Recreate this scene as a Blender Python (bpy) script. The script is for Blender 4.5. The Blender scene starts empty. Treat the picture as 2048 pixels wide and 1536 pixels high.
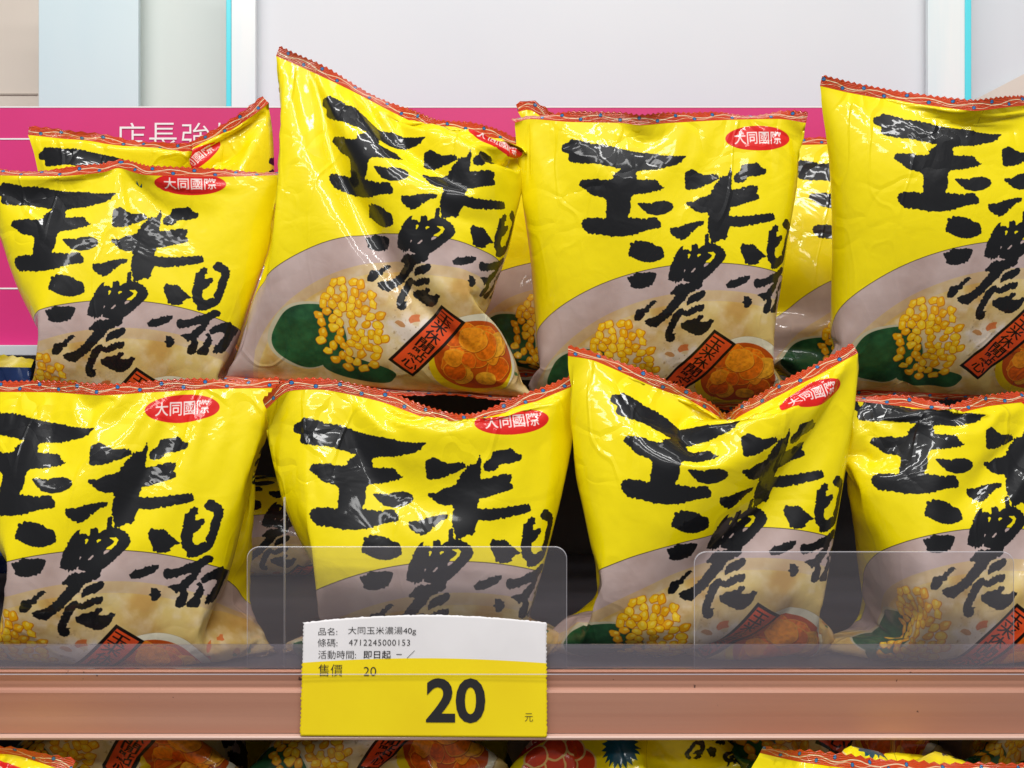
import bpy, math, random
import numpy as np
from mathutils import Vector

# ------------------------------------------------------------------ camera, world, lamps, exposure
SC = bpy.context.scene
COL = SC.collection
Z0 = 1.20                      # height of the camera above the shop floor
CAMY = -0.60
K = 0.25e-3                    # metres per photo pixel on the plane y = 0

cam_data = bpy.data.cameras.new('camera')
cam = bpy.data.objects.new('camera', cam_data)
COL.objects.link(cam)
cam.location = (0, CAMY, Z0)
cam.rotation_euler = (math.radians(90), 0, 0)
cam_data.sensor_width = 36
cam_data.lens = 36*0.6/(2048*K)
cam_data.clip_start = 0.01
cam_data.clip_end = 60
SC.camera = cam

world = bpy.data.worlds.new('World')
SC.world = world
world.use_nodes = True
bg = world.node_tree.nodes['Background']
bg.inputs['Color'].default_value = (1.0, 0.99, 0.97, 1)
bg.inputs['Strength'].default_value = 0.20

def area(name, loc, target, sx, sy, power, color=(1, 1, 1)):
    d = bpy.data.lights.new(name, 'AREA')
    d.shape = 'RECTANGLE'; d.size = sx; d.size_y = sy; d.energy = power; d.color = color
    o = bpy.data.objects.new(name, d)
    COL.objects.link(o)
    o.location = loc
    o.rotation_euler = (Vector(target)-Vector(loc)).to_track_quat('-Z', 'Y').to_euler()
    return o
# rows of ceiling tubes in the shop aisle, in front of the shelf
area('ceiling_tube', (-0.25, -0.85, Z0+1.25), (-0.1, 0.0, Z0-.1), 1.6, 0.07, 15, (1.0, 0.992, 0.972))
area('ceiling_tube', (0.25, -1.55, Z0+1.30), (0.1, 0.0, Z0-.1), 2.0, 0.09, 18, (1.0, 0.992, 0.972))
area('ceiling_tube', (-0.3, -2.6, Z0+1.35), (0, 0.0, Z0-.1), 2.6, 0.12, 14, (1.0, 0.992, 0.972))
area('ceiling_tube', (0.1, -0.15, Z0+1.25), (0.1, 0.1, Z0), 1.6, 0.07, 2.5, (1.0, 0.992, 0.972))

SC.view_settings.view_transform = 'Standard'
SC.view_settings.look = 'None'
SC.view_settings.exposure = 0.0
SC.view_settings.gamma = 1.0
SC.view_settings.use_curve_mapping = False

# ------------------------------------------------------------------ helpers
def P(px, py, y):
    """the place in the shop that the photo shows at (px, py), y metres behind the shelf front."""
    f = K*(0.6+y)/0.6
    return ((px-1024)*f, y, Z0+(768-py)*f)

def srgb(r, g, b):
    def f(c):
        c /= 255.0
        return c/12.92 if c <= 0.04045 else ((c+0.055)/1.055)**2.4
    return (f(r), f(g), f(b), 1.0)

def material(name, color, rough=0.5, **kw):
    m = bpy.data.materials.new(name)
    m.use_nodes = True
    b = m.node_tree.nodes['Principled BSDF']
    b.inputs['Base Color'].default_value = color
    b.inputs['Roughness'].default_value = rough
    for k, v in kw.items():
        b.inputs[k.replace('_', ' ')].default_value = v
    return m

def nd(m, t, **kw):
    n = m.node_tree.nodes.new(t)
    for k, v in kw.items():
        setattr(n, k, v)
    return n

def ln(m, a, ao, b, bi):
    m.node_tree.links.new(a.outputs[ao], b.inputs[bi])

def mesh_obj(name, verts, faces, mat, parent=None, smooth=False, loc=(0, 0, 0), mats=None, fmat=None):
    me = bpy.data.meshes.new(name)
    me.from_pydata([tuple(map(float, v)) for v in verts], [], [tuple(map(int, f)) for f in faces])
    me.update()
    if mats:
        for q in mats: me.materials.append(q)
        me.polygons.foreach_set('material_index', np.array(fmat, np.int32))
    else:
        me.materials.append(mat)
    if smooth:
        me.polygons.foreach_set('use_smooth', np.ones(len(me.polygons), bool))
    o = bpy.data.objects.new(name, me)
    COL.objects.link(o)
    o.location = loc
    if parent: o.parent = parent
    return o

def empty(name, loc):
    o = bpy.data.objects.new(name, None)
    o.empty_display_size = 0.02
    COL.objects.link(o)
    o.location = loc
    return o

def tag(o, label=None, cat=None, group=None, kind=None):
    if label: o['label'] = label
    if cat: o['category'] = cat
    if group: o['group'] = group
    if kind: o['kind'] = kind
    return o

def box_vf(x0, x1, y0, y1, z0, z1):
    v = [(x0, y0, z0), (x1, y0, z0), (x1, y1, z0), (x0, y1, z0), (x0, y0, z1), (x1, y0, z1), (x1, y1, z1), (x0, y1, z1)]
    f = [(0, 3, 2, 1), (4, 5, 6, 7), (0, 1, 5, 4), (1, 2, 6, 5), (2, 3, 7, 6), (3, 0, 4, 7)]
    return v, f

def box(name, x0, x1, y0, y1, z0, z1, mat, parent=None, bevel=0.0, loc=None):
    v, f = box_vf(x0, x1, y0, y1, z0, z1)
    o = mesh_obj(name, v, f, mat, parent)
    if bevel:
        b = o.modifiers.new('bevel', 'BEVEL'); b.width = bevel; b.segments = 3; b.limit_method = 'ANGLE'
    return o

def glyph_mesh(text, size=1.0, offset=0.0, spacing=1.0, shear=0.0):
    """outline of a line of writing as (verts Nx2, triangles), left-aligned, baseline 0."""
    c = bpy.data.curves.new('glyphs', 'FONT')
    c.body = text; c.size = size; c.offset = offset; c.space_character = spacing; c.shear = shear
    c.resolution_u = 4
    o = bpy.data.objects.new('glyphs', c)
    COL.objects.link(o)
    dg = bpy.context.evaluated_depsgraph_get()
    dg.update()
    me = o.evaluated_get(dg).to_mesh()
    me.calc_loop_triangles()
    v = np.array([q.co[:2] for q in me.vertices], float).reshape(-1, 2)
    t = np.array([tuple(q.vertices) for q in me.loop_triangles], int).reshape(-1, 3)
    o.evaluated_get(dg).to_mesh_clear()
    bpy.data.objects.remove(o)
    bpy.data.curves.remove(c)
    return v, t
# ------------------------------------------------------------------ how a filled film pouch takes its shape
W = 0.180          # flat width of a pouch
HB = 0.188         # flat height between the two seals
SEAL = 0.009

def resample(pts, n):
    p = np.array(pts, float)
    # catmull-rom densify
    q = np.vstack([2*p[0]-p[1], p, 2*p[-1]-p[-2]])
    out = []
    for i in range(1, len(q)-2):
        for t in np.linspace(0, 1, 24, endpoint=False):
            a, b, c, d = q[i-1], q[i], q[i+1], q[i+2]
            # tension 0.5 but softened towards linear so that folds stay crisp
            cr = 0.5*((2*b)+(c-a)*t+(2*a-5*b+4*c-d)*t*t+(3*b-a-3*c+d)*t**3)
            li = b*(1-t)+c*t
            out.append(0.6*cr+0.4*li)
    out.append(q[-2])
    out = np.array(out)
    s = np.concatenate([[0], np.cumsum(np.linalg.norm(np.diff(out, axis=0), axis=1))])
    t = np.linspace(0, s[-1], n)
    return np.stack([np.interp(t, s, out[:, k]) for k in range(3)], 1), s[-1]

def normals(x):
    r = np.roll(x, -1, 1) - np.roll(x, 1, 1)
    d = np.empty_like(x)
    d[1:-1] = x[2:] - x[:-2]; d[0] = x[1]-x[0]; d[-1] = x[-1]-x[-2]
    return np.cross(r, d)      # unnormalised, outward for ring running +x on the front

def volume(x):
    a = x[:-1]; b = np.roll(x, -1, 1)[:-1]; c = np.roll(x, -1, 1)[1:]; d = x[1:]
    o = x.mean((0, 1))
    a, b, c, d = a-o, b-o, c-o, d-o
    return (np.einsum('ijk,ijk->', np.cross(a, b), c) + np.einsum('ijk,ijk->', np.cross(a, c), d))/6

def sat(a, b, wa, wb, rest, ks, kc):
    """project pairs in place (views)."""
    d = b - a
    l = np.sqrt(np.einsum('ijk,ijk->ij', d, d)) + 1e-12
    e = (l - rest)
    k = np.where(e > 0, ks, kc)
    w = wa + wb
    s = (k*e/(l*np.maximum(w, 1e-9)))[..., None]
    s = np.where((w > 0)[..., None], s, 0)*d
    a += s*wa[..., None]
    b -= s*wb[..., None]

class Sim:
    def __init__(s, x, w, du, dv):
        s.x, s.w, s.du, s.dv = x, w, du, dv
        s.v = np.zeros_like(x)
    def horiz(s, ks, kc):
        x, w = s.x, s.w
        sat(x[:, 0::2], x[:, 1::2], w[:, 0::2], w[:, 1::2], s.du, ks, kc)
        xr = np.roll(x, -1, 1); wr = np.roll(w, -1, 1)
        sat(xr[:, 0::2], xr[:, 1::2], wr[:, 0::2], wr[:, 1::2], s.du, ks, kc)
        s.x = np.roll(xr, 1, 1)
    def vert(s, ks, kc):
        x, w = s.x, s.w
        for o in (0, 1):
            n = (len(x)-o)//2*2
            sat(x[o:o+n:2], x[o+1:o+n:2], w[o:o+n:2], w[o+1:o+n:2], s.dv, ks, kc)
    def diag(s, ks, kc):
        L = math.hypot(s.du, s.dv)
        for sh in (1, -1):
            for o in (0, 1):
                x, w = s.x, s.w
                n = (len(x)-o)//2*2
                a = x[o:o+n:2]; b = np.roll(x[o+1:o+n:2], -sh, 1)
                sat(a, b, w[o:o+n:2], np.roll(w[o+1:o+n:2], -sh, 1), L, ks, kc)
                x[o+1:o+n:2] = np.roll(b, sh, 1)
    def bend(s, k):
        # push each vertex towards the mean of its neighbours two ways (stiffness of the film)
        x, w = s.x, s.w
        lap = 0.5*(np.roll(x, 1, 1)+np.roll(x, -1, 1)) - x
        lap[1:-1] += 0.5*(x[2:]+x[:-2]) - x[1:-1]
        ll = 0.5*(np.roll(lap, 1, 1)+np.roll(lap, -1, 1)) - lap
        ll[1:-1] += 0.5*(lap[2:]+lap[:-2]) - lap[1:-1]
        nb = (w > 0)[..., None]
        s.x = x - k*ll*nb
    def run(s, steps, iters, vt, kp, g, planes, damp=0.90, kb=0.05, kc=0.6, ks=1.0):
        hyd = (1.04-0.08*np.linspace(0, 1, len(s.x)))[:, None, None].astype(np.float32)   # the crisps weigh on the lower half
        for st in range(steps):
            prev = s.x.copy()
            n = normals(s.x)
            ln = np.linalg.norm(n, axis=2, keepdims=True)+1e-12
            V = volume(s.x)
            p = kp*np.clip((vt - V)/vt*4, -0.5, 1.0)
            s.x = s.x + damp*s.v + s.w[..., None]*(n/ln*(p*hyd) + np.array([0, 0, -g]))
            for it in range(iters):
                s.vert(ks, kc); s.horiz(ks, kc); s.diag(ks*0.7, kc*0.35)
                for (nn, c) in planes:
                    dd = s.x @ nn - c
                    m = (dd < 0) & (s.w > 0)
                    s.x[m] -= dd[m][:, None]*nn
            for (cc, rr) in s.balls:
                d = s.x - np.array(cc, np.float32)
                l = np.sqrt(np.einsum('ijk,ijk->ij', d, d))
                m = (l < rr) & (s.w > 0)
                s.x[m] += (d[m]/l[m][:, None])*(rr-l[m])[:, None]
            s.bend(kb)
            s.v = s.x - prev
        return V

def upsample(x):
    """double a ring grid (nv, nr) with cubic interpolation."""
    def mid_ring(y):
        return (-np.roll(y, 1, 1)+9*y+9*np.roll(y, -1, 1)-np.roll(y, -2, 1))/16
    m = mid_ring(x)
    y = np.empty((x.shape[0], x.shape[1]*2, 3), x.dtype); y[:, 0::2] = x; y[:, 1::2] = m
    e = np.vstack([2*y[:1]-y[1:2], y, 2*y[-1:]-y[-2:-1]])
    mm = (-e[:-3]+9*e[1:-2]+9*e[2:-1]-e[3:])/16
    z = np.empty((y.shape[0]*2-1, y.shape[1], 3), x.dtype); z[0::2] = y; z[1::2] = mm
    return z

def pin(x, top, bot):
    nr = x.shape[1]; nu = nr//2
    for row, P in ((-1, top), (0, bot)):
        q, _ = resample(P, nu+1)
        x[row, :nu+1] = q
        x[row, nu+1:] = q[1:-1][::-1]

def ring_noise(nv, nr, cell, rng):
    a = rng.normal(size=(nv//cell+3, nr//cell)).astype(np.float32)
    Y = np.arange(nv)/cell; X = np.arange(nr)/cell % a.shape[1]
    yi, xi = Y.astype(int), X.astype(int); fy, fx = (Y-yi)[:, None], (X-xi)[None]
    x2 = (xi+1) % a.shape[1]
    return (a[yi][:, xi]*(1-fx)+a[yi][:, x2]*fx)*(1-fy)+(a[yi+1][:, xi]*(1-fx)+a[yi+1][:, x2]*fx)*fy

def facet(x, sigma=0.30, nit=8, vit=10):
    """stiff film folds in flat facets with sharp ridges: bilateral filtering of the facet normals."""
    x = x.astype(np.float64).copy()
    def quads(x):
        a = x[:-1]; b = np.roll(x, -1, 1)[:-1]; c = np.roll(x, -1, 1)[1:]; d = x[1:]
        n = np.cross(c-a, d-b); n /= np.linalg.norm(n, axis=2, keepdims=True)+1e-12
        return n, (a+b+c+d)/4
    n, _ = quads(x)
    for _ in range(nit):
        p = np.concatenate([n[:1], n, n[-1:]], 0)
        acc = n.copy()
        for dj in (-1, 0, 1):
            for di in (-1, 0, 1):
                if dj == 0 and di == 0: continue
                q = np.roll(p[1+dj:1+dj+len(n)], di, 1)
                w = np.exp(-((q-n)**2).sum(2)/sigma**2)[..., None]
                acc += w*q
        n = acc/(np.linalg.norm(acc, axis=2, keepdims=True)+1e-12)
    for _ in range(vit):
        _, c = quads(x)
        mv = np.zeros_like(x); cnt = np.zeros(x.shape[:2]+(1,))
        for sj in (0, 1):
            for si in (0, 1):
                # quad (j-1+sj, i-1+si) touches vertex (j, i)
                nn = np.roll(n, 1-si, 1); cc = np.roll(c, 1-si, 1)
                sl = slice(0, len(x)-1) if sj == 1 else slice(1, len(x))
                v = x[sl]
                mv[sl] += nn*((cc-v)*nn).sum(2, keepdims=True); cnt[sl] += 1
        x[1:-1] += (mv/cnt)[1:-1]
    return x

def make_bag(top, bot, vol=0.00075, nu=26, planes=(), seed=0, levels=1, steps=(140, 60), g=2e-5, kp=0.0012, kb=(0.04, 0.03), balls=(), crumple=1.0, fac=(0.30, 8, 10), kc=(0.7, 0.95, 1.0)):
    rng = np.random.default_rng(seed)
    nv = int(round(nu*HB/W))+1
    if nv % 2 == 0: nv += 1
    nr = 2*nu
    T, lt = resample(top, nu+1); B, lb = resample(bot, nu+1)
    x = np.zeros((nv, nr, 3), np.float32)
    t = np.linspace(0, 1, nv)[:, None, None]
    F = B[None]*(1-t)+T[None]*t
    prof = np.sin(np.pi*np.linspace(0, 1, nv))[:, None]*np.sin(np.pi*np.linspace(0, 1, nu+1))[None]
    N = np.cross(T[-1]-T[0], T.mean(0)-B.mean(0)); N /= np.linalg.norm(N)
    Fr = F+N*0.02*prof[..., None]
    Bk = F-N*0.02*prof[..., None]
    x[:, :nu+1] = Fr; x[:, nu+1:] = Bk[:, 1:-1][:, ::-1]
    x[1:-1] += rng.normal(0, 0.0012, x[1:-1].shape)
    pin(x, top, bot)
    w = np.ones(x.shape[:2], np.float32); w[0] = 0; w[-1] = 0
    pl = [(np.array(n, np.float32), c) for n, c in planes]
    s = Sim(x, w, W/nu, HB/(nv-1)); s.balls = balls
    V = s.run(steps[0], 6, vol, kp, g, pl, kb=kb[0], kc=kc[0])
    for l in range(levels):
        nu *= 2
        x = upsample(s.x).astype(np.float32)
        pin(x, top, bot)
        w = np.ones(x.shape[:2], np.float32); w[0] = 0; w[-1] = 0
        # crumple: the film is never quite flat, small dents grow into creases
        n = normals(x); n /= np.linalg.norm(n, axis=2, keepdims=True)+1e-12
        f = ring_noise(x.shape[0], x.shape[1], 3+2*l, rng)
        edge = np.exp(-np.minimum(np.arange(x.shape[0]), np.arange(x.shape[0])[::-1])/(0.16*x.shape[0]))[:, None]
        x[1:-1] += ((n*(f*(0.0006+0.0016*edge)*crumple)[..., None])[1:-1]).astype(np.float32)
        s = Sim(x, w, W/nu, HB/(x.shape[0]-1)); s.balls = balls
        V = s.run(steps[1+l], 8, vol, kp*0.5, g*.5, pl, kb=kb[1+l], damp=0.8, kc=kc[1+l])
    return (facet(s.x, *fac) if fac else s.x), V, (lt, lb)
# ------------------------------------------------------------------ the printed artwork of a pouch, drawn here in code
# units: one flat pouch width = 1; u to the right, v down from the top seal; front 0..1, back 1..2
ART = 1024                     # pixels per pouch width
AH = int(round(ART*HB/W))
rnd = np.random.default_rng(7)

def value_noise(w, h, cell, seed, octaves=3):
    g = np.random.default_rng(seed)
    out = np.zeros((h, w), np.float32); amp = 1.0; tot = 0
    for o in range(octaves):
        nx, ny = int(w/cell)+3, int(h/cell)+3
        t = g.random((ny, nx)).astype(np.float32)
        X = np.arange(w)/cell; Y = np.arange(h)/cell
        xi = X.astype(int); yi = Y.astype(int)
        fx = X-xi; fy = Y-yi
        fx = fx*fx*(3-2*fx); fy = fy*fy*(3-2*fy)
        a = t[yi][:, xi]*(1-fx)+t[yi][:, xi+1]*fx
        b = t[yi+1][:, xi]*(1-fx)+t[yi+1][:, xi+1]*fx
        out += amp*(a*(1-fy)[:, None]+b*fy[:, None]); tot += amp
        amp *= 0.5; cell = max(cell/2, 1.01)
    return out/tot

SS = 2
def fill(polys, x0=None):
    """anti-aliased even-odd coverage of closed polygons (in art units) -> (slice, mask)."""
    allp = np.vstack(polys)
    S = ART*SS
    ax0 = max(int(np.floor(allp[:, 0].min()*ART)), 0); ax1 = min(int(np.ceil(allp[:, 0].max()*ART))+1, 2*ART)
    ay0 = max(int(np.floor(allp[:, 1].min()*ART)), 0); ay1 = min(int(np.ceil(allp[:, 1].max()*ART))+1, AH)
    if ax1 <= ax0 or ay1 <= ay0: return None
    w, h = (ax1-ax0)*SS, (ay1-ay0)*SS
    acc = np.zeros((h, w+1), np.int8)
    E = []
    for p in polys:
        q = p*S - np.array([ax0*SS, ay0*SS]); E.append(np.hstack([q, np.roll(q, -1, 0)]))
    E = np.vstack(E)
    for r in range(h):
        y = r+0.5
        m = (E[:, 1] <= y) != (E[:, 3] <= y)
        if not m.any(): continue
        e = E[m]
        xs = np.sort(e[:, 0]+(y-e[:, 1])*(e[:, 2]-e[:, 0])/(e[:, 3]-e[:, 1]))
        xi = np.clip(np.ceil(xs-0.5), 0, w).astype(int)
        np.add.at(acc[r], xi, np.where(np.arange(len(xi)) % 2 == 0, 1, -1))
    m = (np.cumsum(acc, 1)[:, :w] > 0).astype(np.float32)
    m = m.reshape(ay1-ay0, SS, ax1-ax0, SS).mean((1, 3))
    return (slice(ay0, ay1), slice(ax0, ax1)), m

def paint(img, polys, color, alpha=1.0, tex=None):
    r = fill([np.array(p, float) for p in polys])
    if r is None: return
    sl, m = r
    m = (m*alpha)[..., None]
    c = np.array(color, np.float32)/255.0
    if tex is not None: c = tex[sl]
    img[sl] = img[sl]*(1-m)+c*m

def rough(p, amp=0.0019, step=0.0038, seed=0, spike=0.09):
    """torn dry-brush outline."""
    g = np.random.default_rng(seed)
    p = np.array(p, float); out = []
    n = len(p)
    for i in range(n):
        a, b, c, d = p[i-1], p[i], p[(i+1) % n], p[(i+2) % n]
        L = np.linalg.norm(c-b); k = max(int(L/step), 1)
        nrm = np.array([c[1]-b[1], b[0]-c[0]])/(L+1e-9)
        for j in range(k):
            t = j/k
            cr = 0.5*((2*b)+(c-a)*t+(2*a-5*b+4*c-d)*t*t+(3*b-a-3*c+d)*t**3)
            q = 0.5*cr+0.5*(b*(1-t)+c*t)
            o = g.normal(0, amp*0.55)
            if g.random() < spike: o += g.choice([-1, 1])*amp*g.uniform(1, 2.2)
            out.append(q+nrm*o)
    return np.array(out)

def ellipse(cx, cy, rx, ry, n=96, a=0.0, wob=0.0, seed=0):
    t = np.linspace(0, 2*np.pi, n, endpoint=False)
    g = np.random.default_rng(seed)
    r = 1+wob*sum(g.normal()*np.cos(k*t+g.uniform(0, 6)) for k in (2, 3, 4, 5))
    x, y = rx*r*np.cos(t), ry*r*np.sin(t)
    return np.stack([cx+x*np.cos(a)-y*np.sin(a), cy+x*np.sin(a)+y*np.cos(a)], 1)

def text_polys(s, cx, cy, width, height, ang=0.0, offset=0.0, vertical=False, gap=1.08):
    """triangles of writing placed round (cx, cy); ang turns it clockwise on the print."""
    tris = []
    if not vertical:
        v, t = glyph_mesh(s, 1.0, offset)
        mn, mx = v.min(0), v.max(0)
        v = (v-(mn+mx)/2)/(mx-mn)*np.array([width, -height])
        tris = [v[q] for q in t]
    else:
        n = len(s); ch = height/n
        for i, c in enumerate(s):
            v, t = glyph_mesh(c, 1.0, offset)
            mn, mx = v.min(0), v.max(0)
            e = mx-mn
            sc = np.array([width/max(e[0], 0.7), -ch/gap/max(e[1], 0.7)])
            v = (v-(mn+mx)/2)*sc + np.array([0, (i+0.5)*ch-height/2])
            tris += [v[q] for q in t]
    ca, sa = math.cos(ang), math.sin(ang)
    R = np.array([[ca, sa], [-sa, ca]])
    return [q @ R + np.array([cx, cy]) for q in tris]

def paint_tris(img, tris, color):
    if not tris: return
    allp = np.vstack(tris)
    ax0 = max(int(allp[:, 0].min()*ART)-1, 0); ay0 = max(int(allp[:, 1].min()*ART)-1, 0)
    ax1 = min(int(allp[:, 0].max()*ART)+2, 2*ART); ay1 = min(int(allp[:, 1].max()*ART)+2, AH)
    F = 3
    w, h = (ax1-ax0)*F, (ay1-ay0)*F
    if w <= 0 or h <= 0: return
    M = np.zeros((h, w), bool)
    for t in tris:
        q = t*ART*F-np.array([ax0*F, ay0*F])
        x0, y0 = np.floor(q.min(0)).astype(int); x1, y1 = np.ceil(q.max(0)).astype(int)+1
        x0, y0 = max(x0, 0), max(y0, 0); x1, y1 = min(x1, w), min(y1, h)
        if x1 <= x0 or y1 <= y0: continue
        X, Y = np.meshgrid(np.arange(x0, x1)+0.5, np.arange(y0, y1)+0.5)
        s = []
        for i in range(3):
            a, b = q[i], q[(i+1) % 3]
            s.append((b[0]-a[0])*(Y-a[1])-(b[1]-a[1])*(X-a[0]))
        M[y0:y1, x0:x1] |= ((s[0] >= 0) & (s[1] >= 0) & (s[2] >= 0)) | ((s[0] <= 0) & (s[1] <= 0) & (s[2] <= 0))
    m = M.reshape(ay1-ay0, F, ax1-ax0, F).mean((1, 3))[..., None]
    sl = (slice(ay0, ay1), slice(ax0, ax1))
    img[sl] = img[sl]*(1-m)+np.array(color, np.float32)/255*m

def qmap(p):
    p = np.array(p, float)
    u = p[:, 0]/1760+0.035
    y = p[:, 1]
    v = np.where(y < 960, 0.06+(y-380)*0.000534, 0.37+(y-960)*0.00063)
    return np.stack([u, v], 1)

def amap(p):
    p = np.array(p, float)
    return qmap(np.stack([1100+(p[:, 0]-570)*1.33, 985+(p[:, 1]-1112)*1.19], 1))

GLYPHS = [qmap(g) for g in (
    # the jade sign
    [(140,440),(150,410),(185,395),(195,378),(235,382),(330,405),(400,405),(470,425),(560,445),(690,458),(760,475),(875,480),(850,500),(845,520),(790,540),(700,560),(640,562),(582,572),(578,600),(582,622),(640,622),(690,625),(725,660),(745,668),(700,690),(640,705),(560,715),(545,740),(545,800),(530,850),(600,858),(680,850),(720,885),(715,915),(650,925),(560,955),(480,965),(380,955),(300,945),(262,905),(260,880),(280,855),(350,850),(400,855),(405,800),(405,750),(390,735),(320,715),(290,690),(245,655),(255,630),(290,622),(340,618),(400,625),(445,620),(445,600),(490,562),(440,545),(350,530),(290,525),(200,520),(180,500),(185,465),(150,455)],
    [(583,770),(600,762),(650,765),(700,755),(740,750),(770,755),(792,785),(780,810),(740,830),(690,840),(650,830),(620,810),(600,790)],
    # the rice sign
    [(865,600),(870,572),(915,565),(940,580),(985,598),(1050,595),(1068,620),(1020,650),(960,672),(900,688),(868,680),(862,640)],
    [(1160,610),(1200,580),(1215,545),(1260,540),(1310,535),(1325,560),(1360,575),(1350,600),(1300,615),(1240,620),(1215,650),(1165,648)],
    [(1140,558),(1148,600),(1145,640),(1140,690),(1180,690),(1240,672),(1300,675),(1295,710),(1305,750),(1270,765),(1220,775),(1170,795),(1130,800),(1120,850),(1180,855),(1260,852),(1330,845),(1390,838),(1398,880),(1340,895),(1260,910),(1180,920),(1125,915),(1110,950),(1095,990),(1070,985),(1040,1000),(1010,1012),(1000,960),(990,920),(995,860),(990,830),(940,828),(900,800),(868,775),(870,760),(915,758),(945,740),(1010,720),(1030,680),(1055,640),(1085,610),(1120,608)],
    [(768,930),(775,915),(830,908),(880,890),(940,878),(970,880),(968,900),(930,915),(900,945),(860,980),(830,985),(780,960)],
)]
def r3(p):      # the thick sign
    p = np.array(p, float)
    return np.stack([0.2995+p[:, 0]*0.000264, 0.3470+p[:, 1]*0.000258], 1)
def r1(p):      # the soup sign
    p = np.array(p, float)
    return amap(np.stack([540+p[:, 0]/3.072, 940+p[:, 1]/3.072], 1))+np.array([0, 0.018])
THICK = [r3(g) for g in (
    [(160,180),(200,165),(230,150),(300,155),(370,165),(430,180),(470,215),(545,235),(570,270),(580,350),(550,385),(480,405),(430,425),(370,420),(310,415),(260,395),(190,360),(140,345),(145,260),(165,220)],
    [(130,620),(150,595),(200,590),(220,550),(300,555),(400,545),(480,555),(480,610),(440,670),(435,710),(340,740),(270,755),(190,745),(155,720),(155,680),(130,640)],
    [(215,1160),(210,1105),(225,1060),(240,1020),(290,1020),(330,1010),(370,960),(420,915),(470,900),(480,915),(440,970),(400,1010),(390,1050),(350,1070),(320,1130),(280,1170)],
    [(860,940),(875,890),(920,840),(980,815),(1020,800),(1070,785),(1095,800),(1085,860),(1020,910),(960,930),(910,955),(875,970)],
    [(1080,960),(1085,1000),(1060,1050),(990,1070),(930,1090),(880,1115),(800,1100),(770,1160),(740,1200),(720,1270),(690,1335),(740,1340),(720,1360),(730,1400),(710,1440),(680,1465),(630,1450),(600,1400),(600,1330),(630,1240),(660,1160),(690,1090),(740,1040),(790,1010),(825,1015),(835,1040),(900,1020),(970,980),(1030,970)],
    [(800,1190),(840,1180),(870,1160),(930,1150),(980,1140),(1010,1100),(1060,1095),(1085,1115),(1060,1150),(1025,1190),(1080,1185),(1140,1175),(1220,1165),(1190,1210),(1150,1290),(1080,1350),(990,1370),(930,1340),(860,1300),(800,1270),(795,1230)],
)]
NONG = [r3(g) for g in (
    [(790,235),(810,225),(815,270),(860,265),(915,290),(920,235),(970,200),(1005,225),(1005,260),(1050,235),(1085,220),(1095,90),(1140,90),(1140,170),(1160,205),(1220,210),(1290,240),(1340,290),(1360,350),(1320,420),(1270,480),(1210,530),(1170,580),(1120,620),(1065,660),(1060,720),(1040,750),(980,785),(890,820),(860,870),(800,940),(740,1010),(680,1090),(600,1160),(540,1210),(490,1250),(400,1245),(345,1190),(340,1160),(360,1140),(430,1130),(500,1100),(570,1040),(640,950),(720,845),(660,830),(660,800),(700,770),(715,735),(790,710),(900,680),(860,665),(820,660),(820,630),(790,655),(750,680),(690,670),(640,640),(635,580),(650,480),(690,400),(720,330),(760,270)],
    [(880,340),(890,320),(905,330),(900,360),(880,385),(872,370)], [(990,345),(1010,325),(1035,330),(1025,360),(1000,370)],
    [(1125,315),(1190,305),(1225,335),(1200,390),(1150,440),(1110,480),(1075,495),(1075,470),(1110,420),(1160,380),(1175,350)],
    [(815,540),(830,515),(845,525),(830,555)], [(910,545),(940,515),(970,500),(970,520),(940,550),(915,560)],
)]
TANG = [r1(g) for g in (
    [(280,580),(300,540),(330,515),(370,535),(450,530),(490,560),(520,600),(560,620),(600,665),(645,690),(620,710),(560,725),(540,780),(480,800),(390,800),(340,780),(325,720),(300,660)],
    [(690,335),(725,335),(750,280),(790,255),(835,265),(835,320),(820,360),(800,405),(830,435),(880,410),(910,415),(920,460),(890,510),(840,560),(790,585),(780,640),(800,720),(850,720),(870,700),(940,700),(935,640),(975,560),(985,480),(1010,420),(1020,350),(980,310),(940,295),(905,250),(920,200),(960,165),(1020,170),(1040,190),(1100,230),(1135,290),(1130,370),(1105,450),(1085,530),(1065,600),(1040,680),(1000,770),(930,820),(860,850),(780,870),(720,855),(715,790),(670,760),(655,690),(650,600),(660,500),(680,420)],
    [(80,1055),(110,1030),(150,990),(200,995),(290,960),(350,945),(410,945),(405,1000),(370,1030),(280,1070),(200,1105),(110,1100)],
    [(300,1300),(330,1280),(325,1220),(390,1225),(430,1260),(440,1310),(410,1350),(390,1375),(350,1370),(325,1330)],
    [(470,1000),(500,985),(560,995),(650,975),(740,940),(800,920),(880,890),(930,850),(1000,855),(1030,890),(1020,930),(960,950),(900,990),(880,1040),(850,1090),(820,1140),(770,1190),(730,1230),(750,1290),(735,1350),(720,1430),(660,1465),(610,1450),(605,1380),(640,1330),(660,1280),(600,1285),(560,1240),(515,1200),(600,1180),(660,1170),(710,1110),(770,1060),(775,1045),(700,1060),(640,1080),(560,1105),(490,1110),(465,1080)],
    [(895,1165),(905,1110),(940,1070),(1020,1040),(1070,1015),(1160,1010),(1220,1050),(1300,1100),(1325,1120),(1310,1160),(1250,1220),(1190,1300),(1130,1380),(1070,1425),(990,1440),(945,1410),(950,1360),(1010,1310),(1050,1240),(1090,1200),(1080,1150),(1030,1145),(970,1160),(930,1180)],
    [(835,1180),(870,1165),(910,1190),(925,1260),(915,1330),(890,1400),(875,1450),(800,1465),(735,1450),(730,1420),(770,1370),(820,1320),(840,1260),(865,1215)],
)]
YELLOW = (246, 224, 4)
INK = (20, 21, 25)

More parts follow.
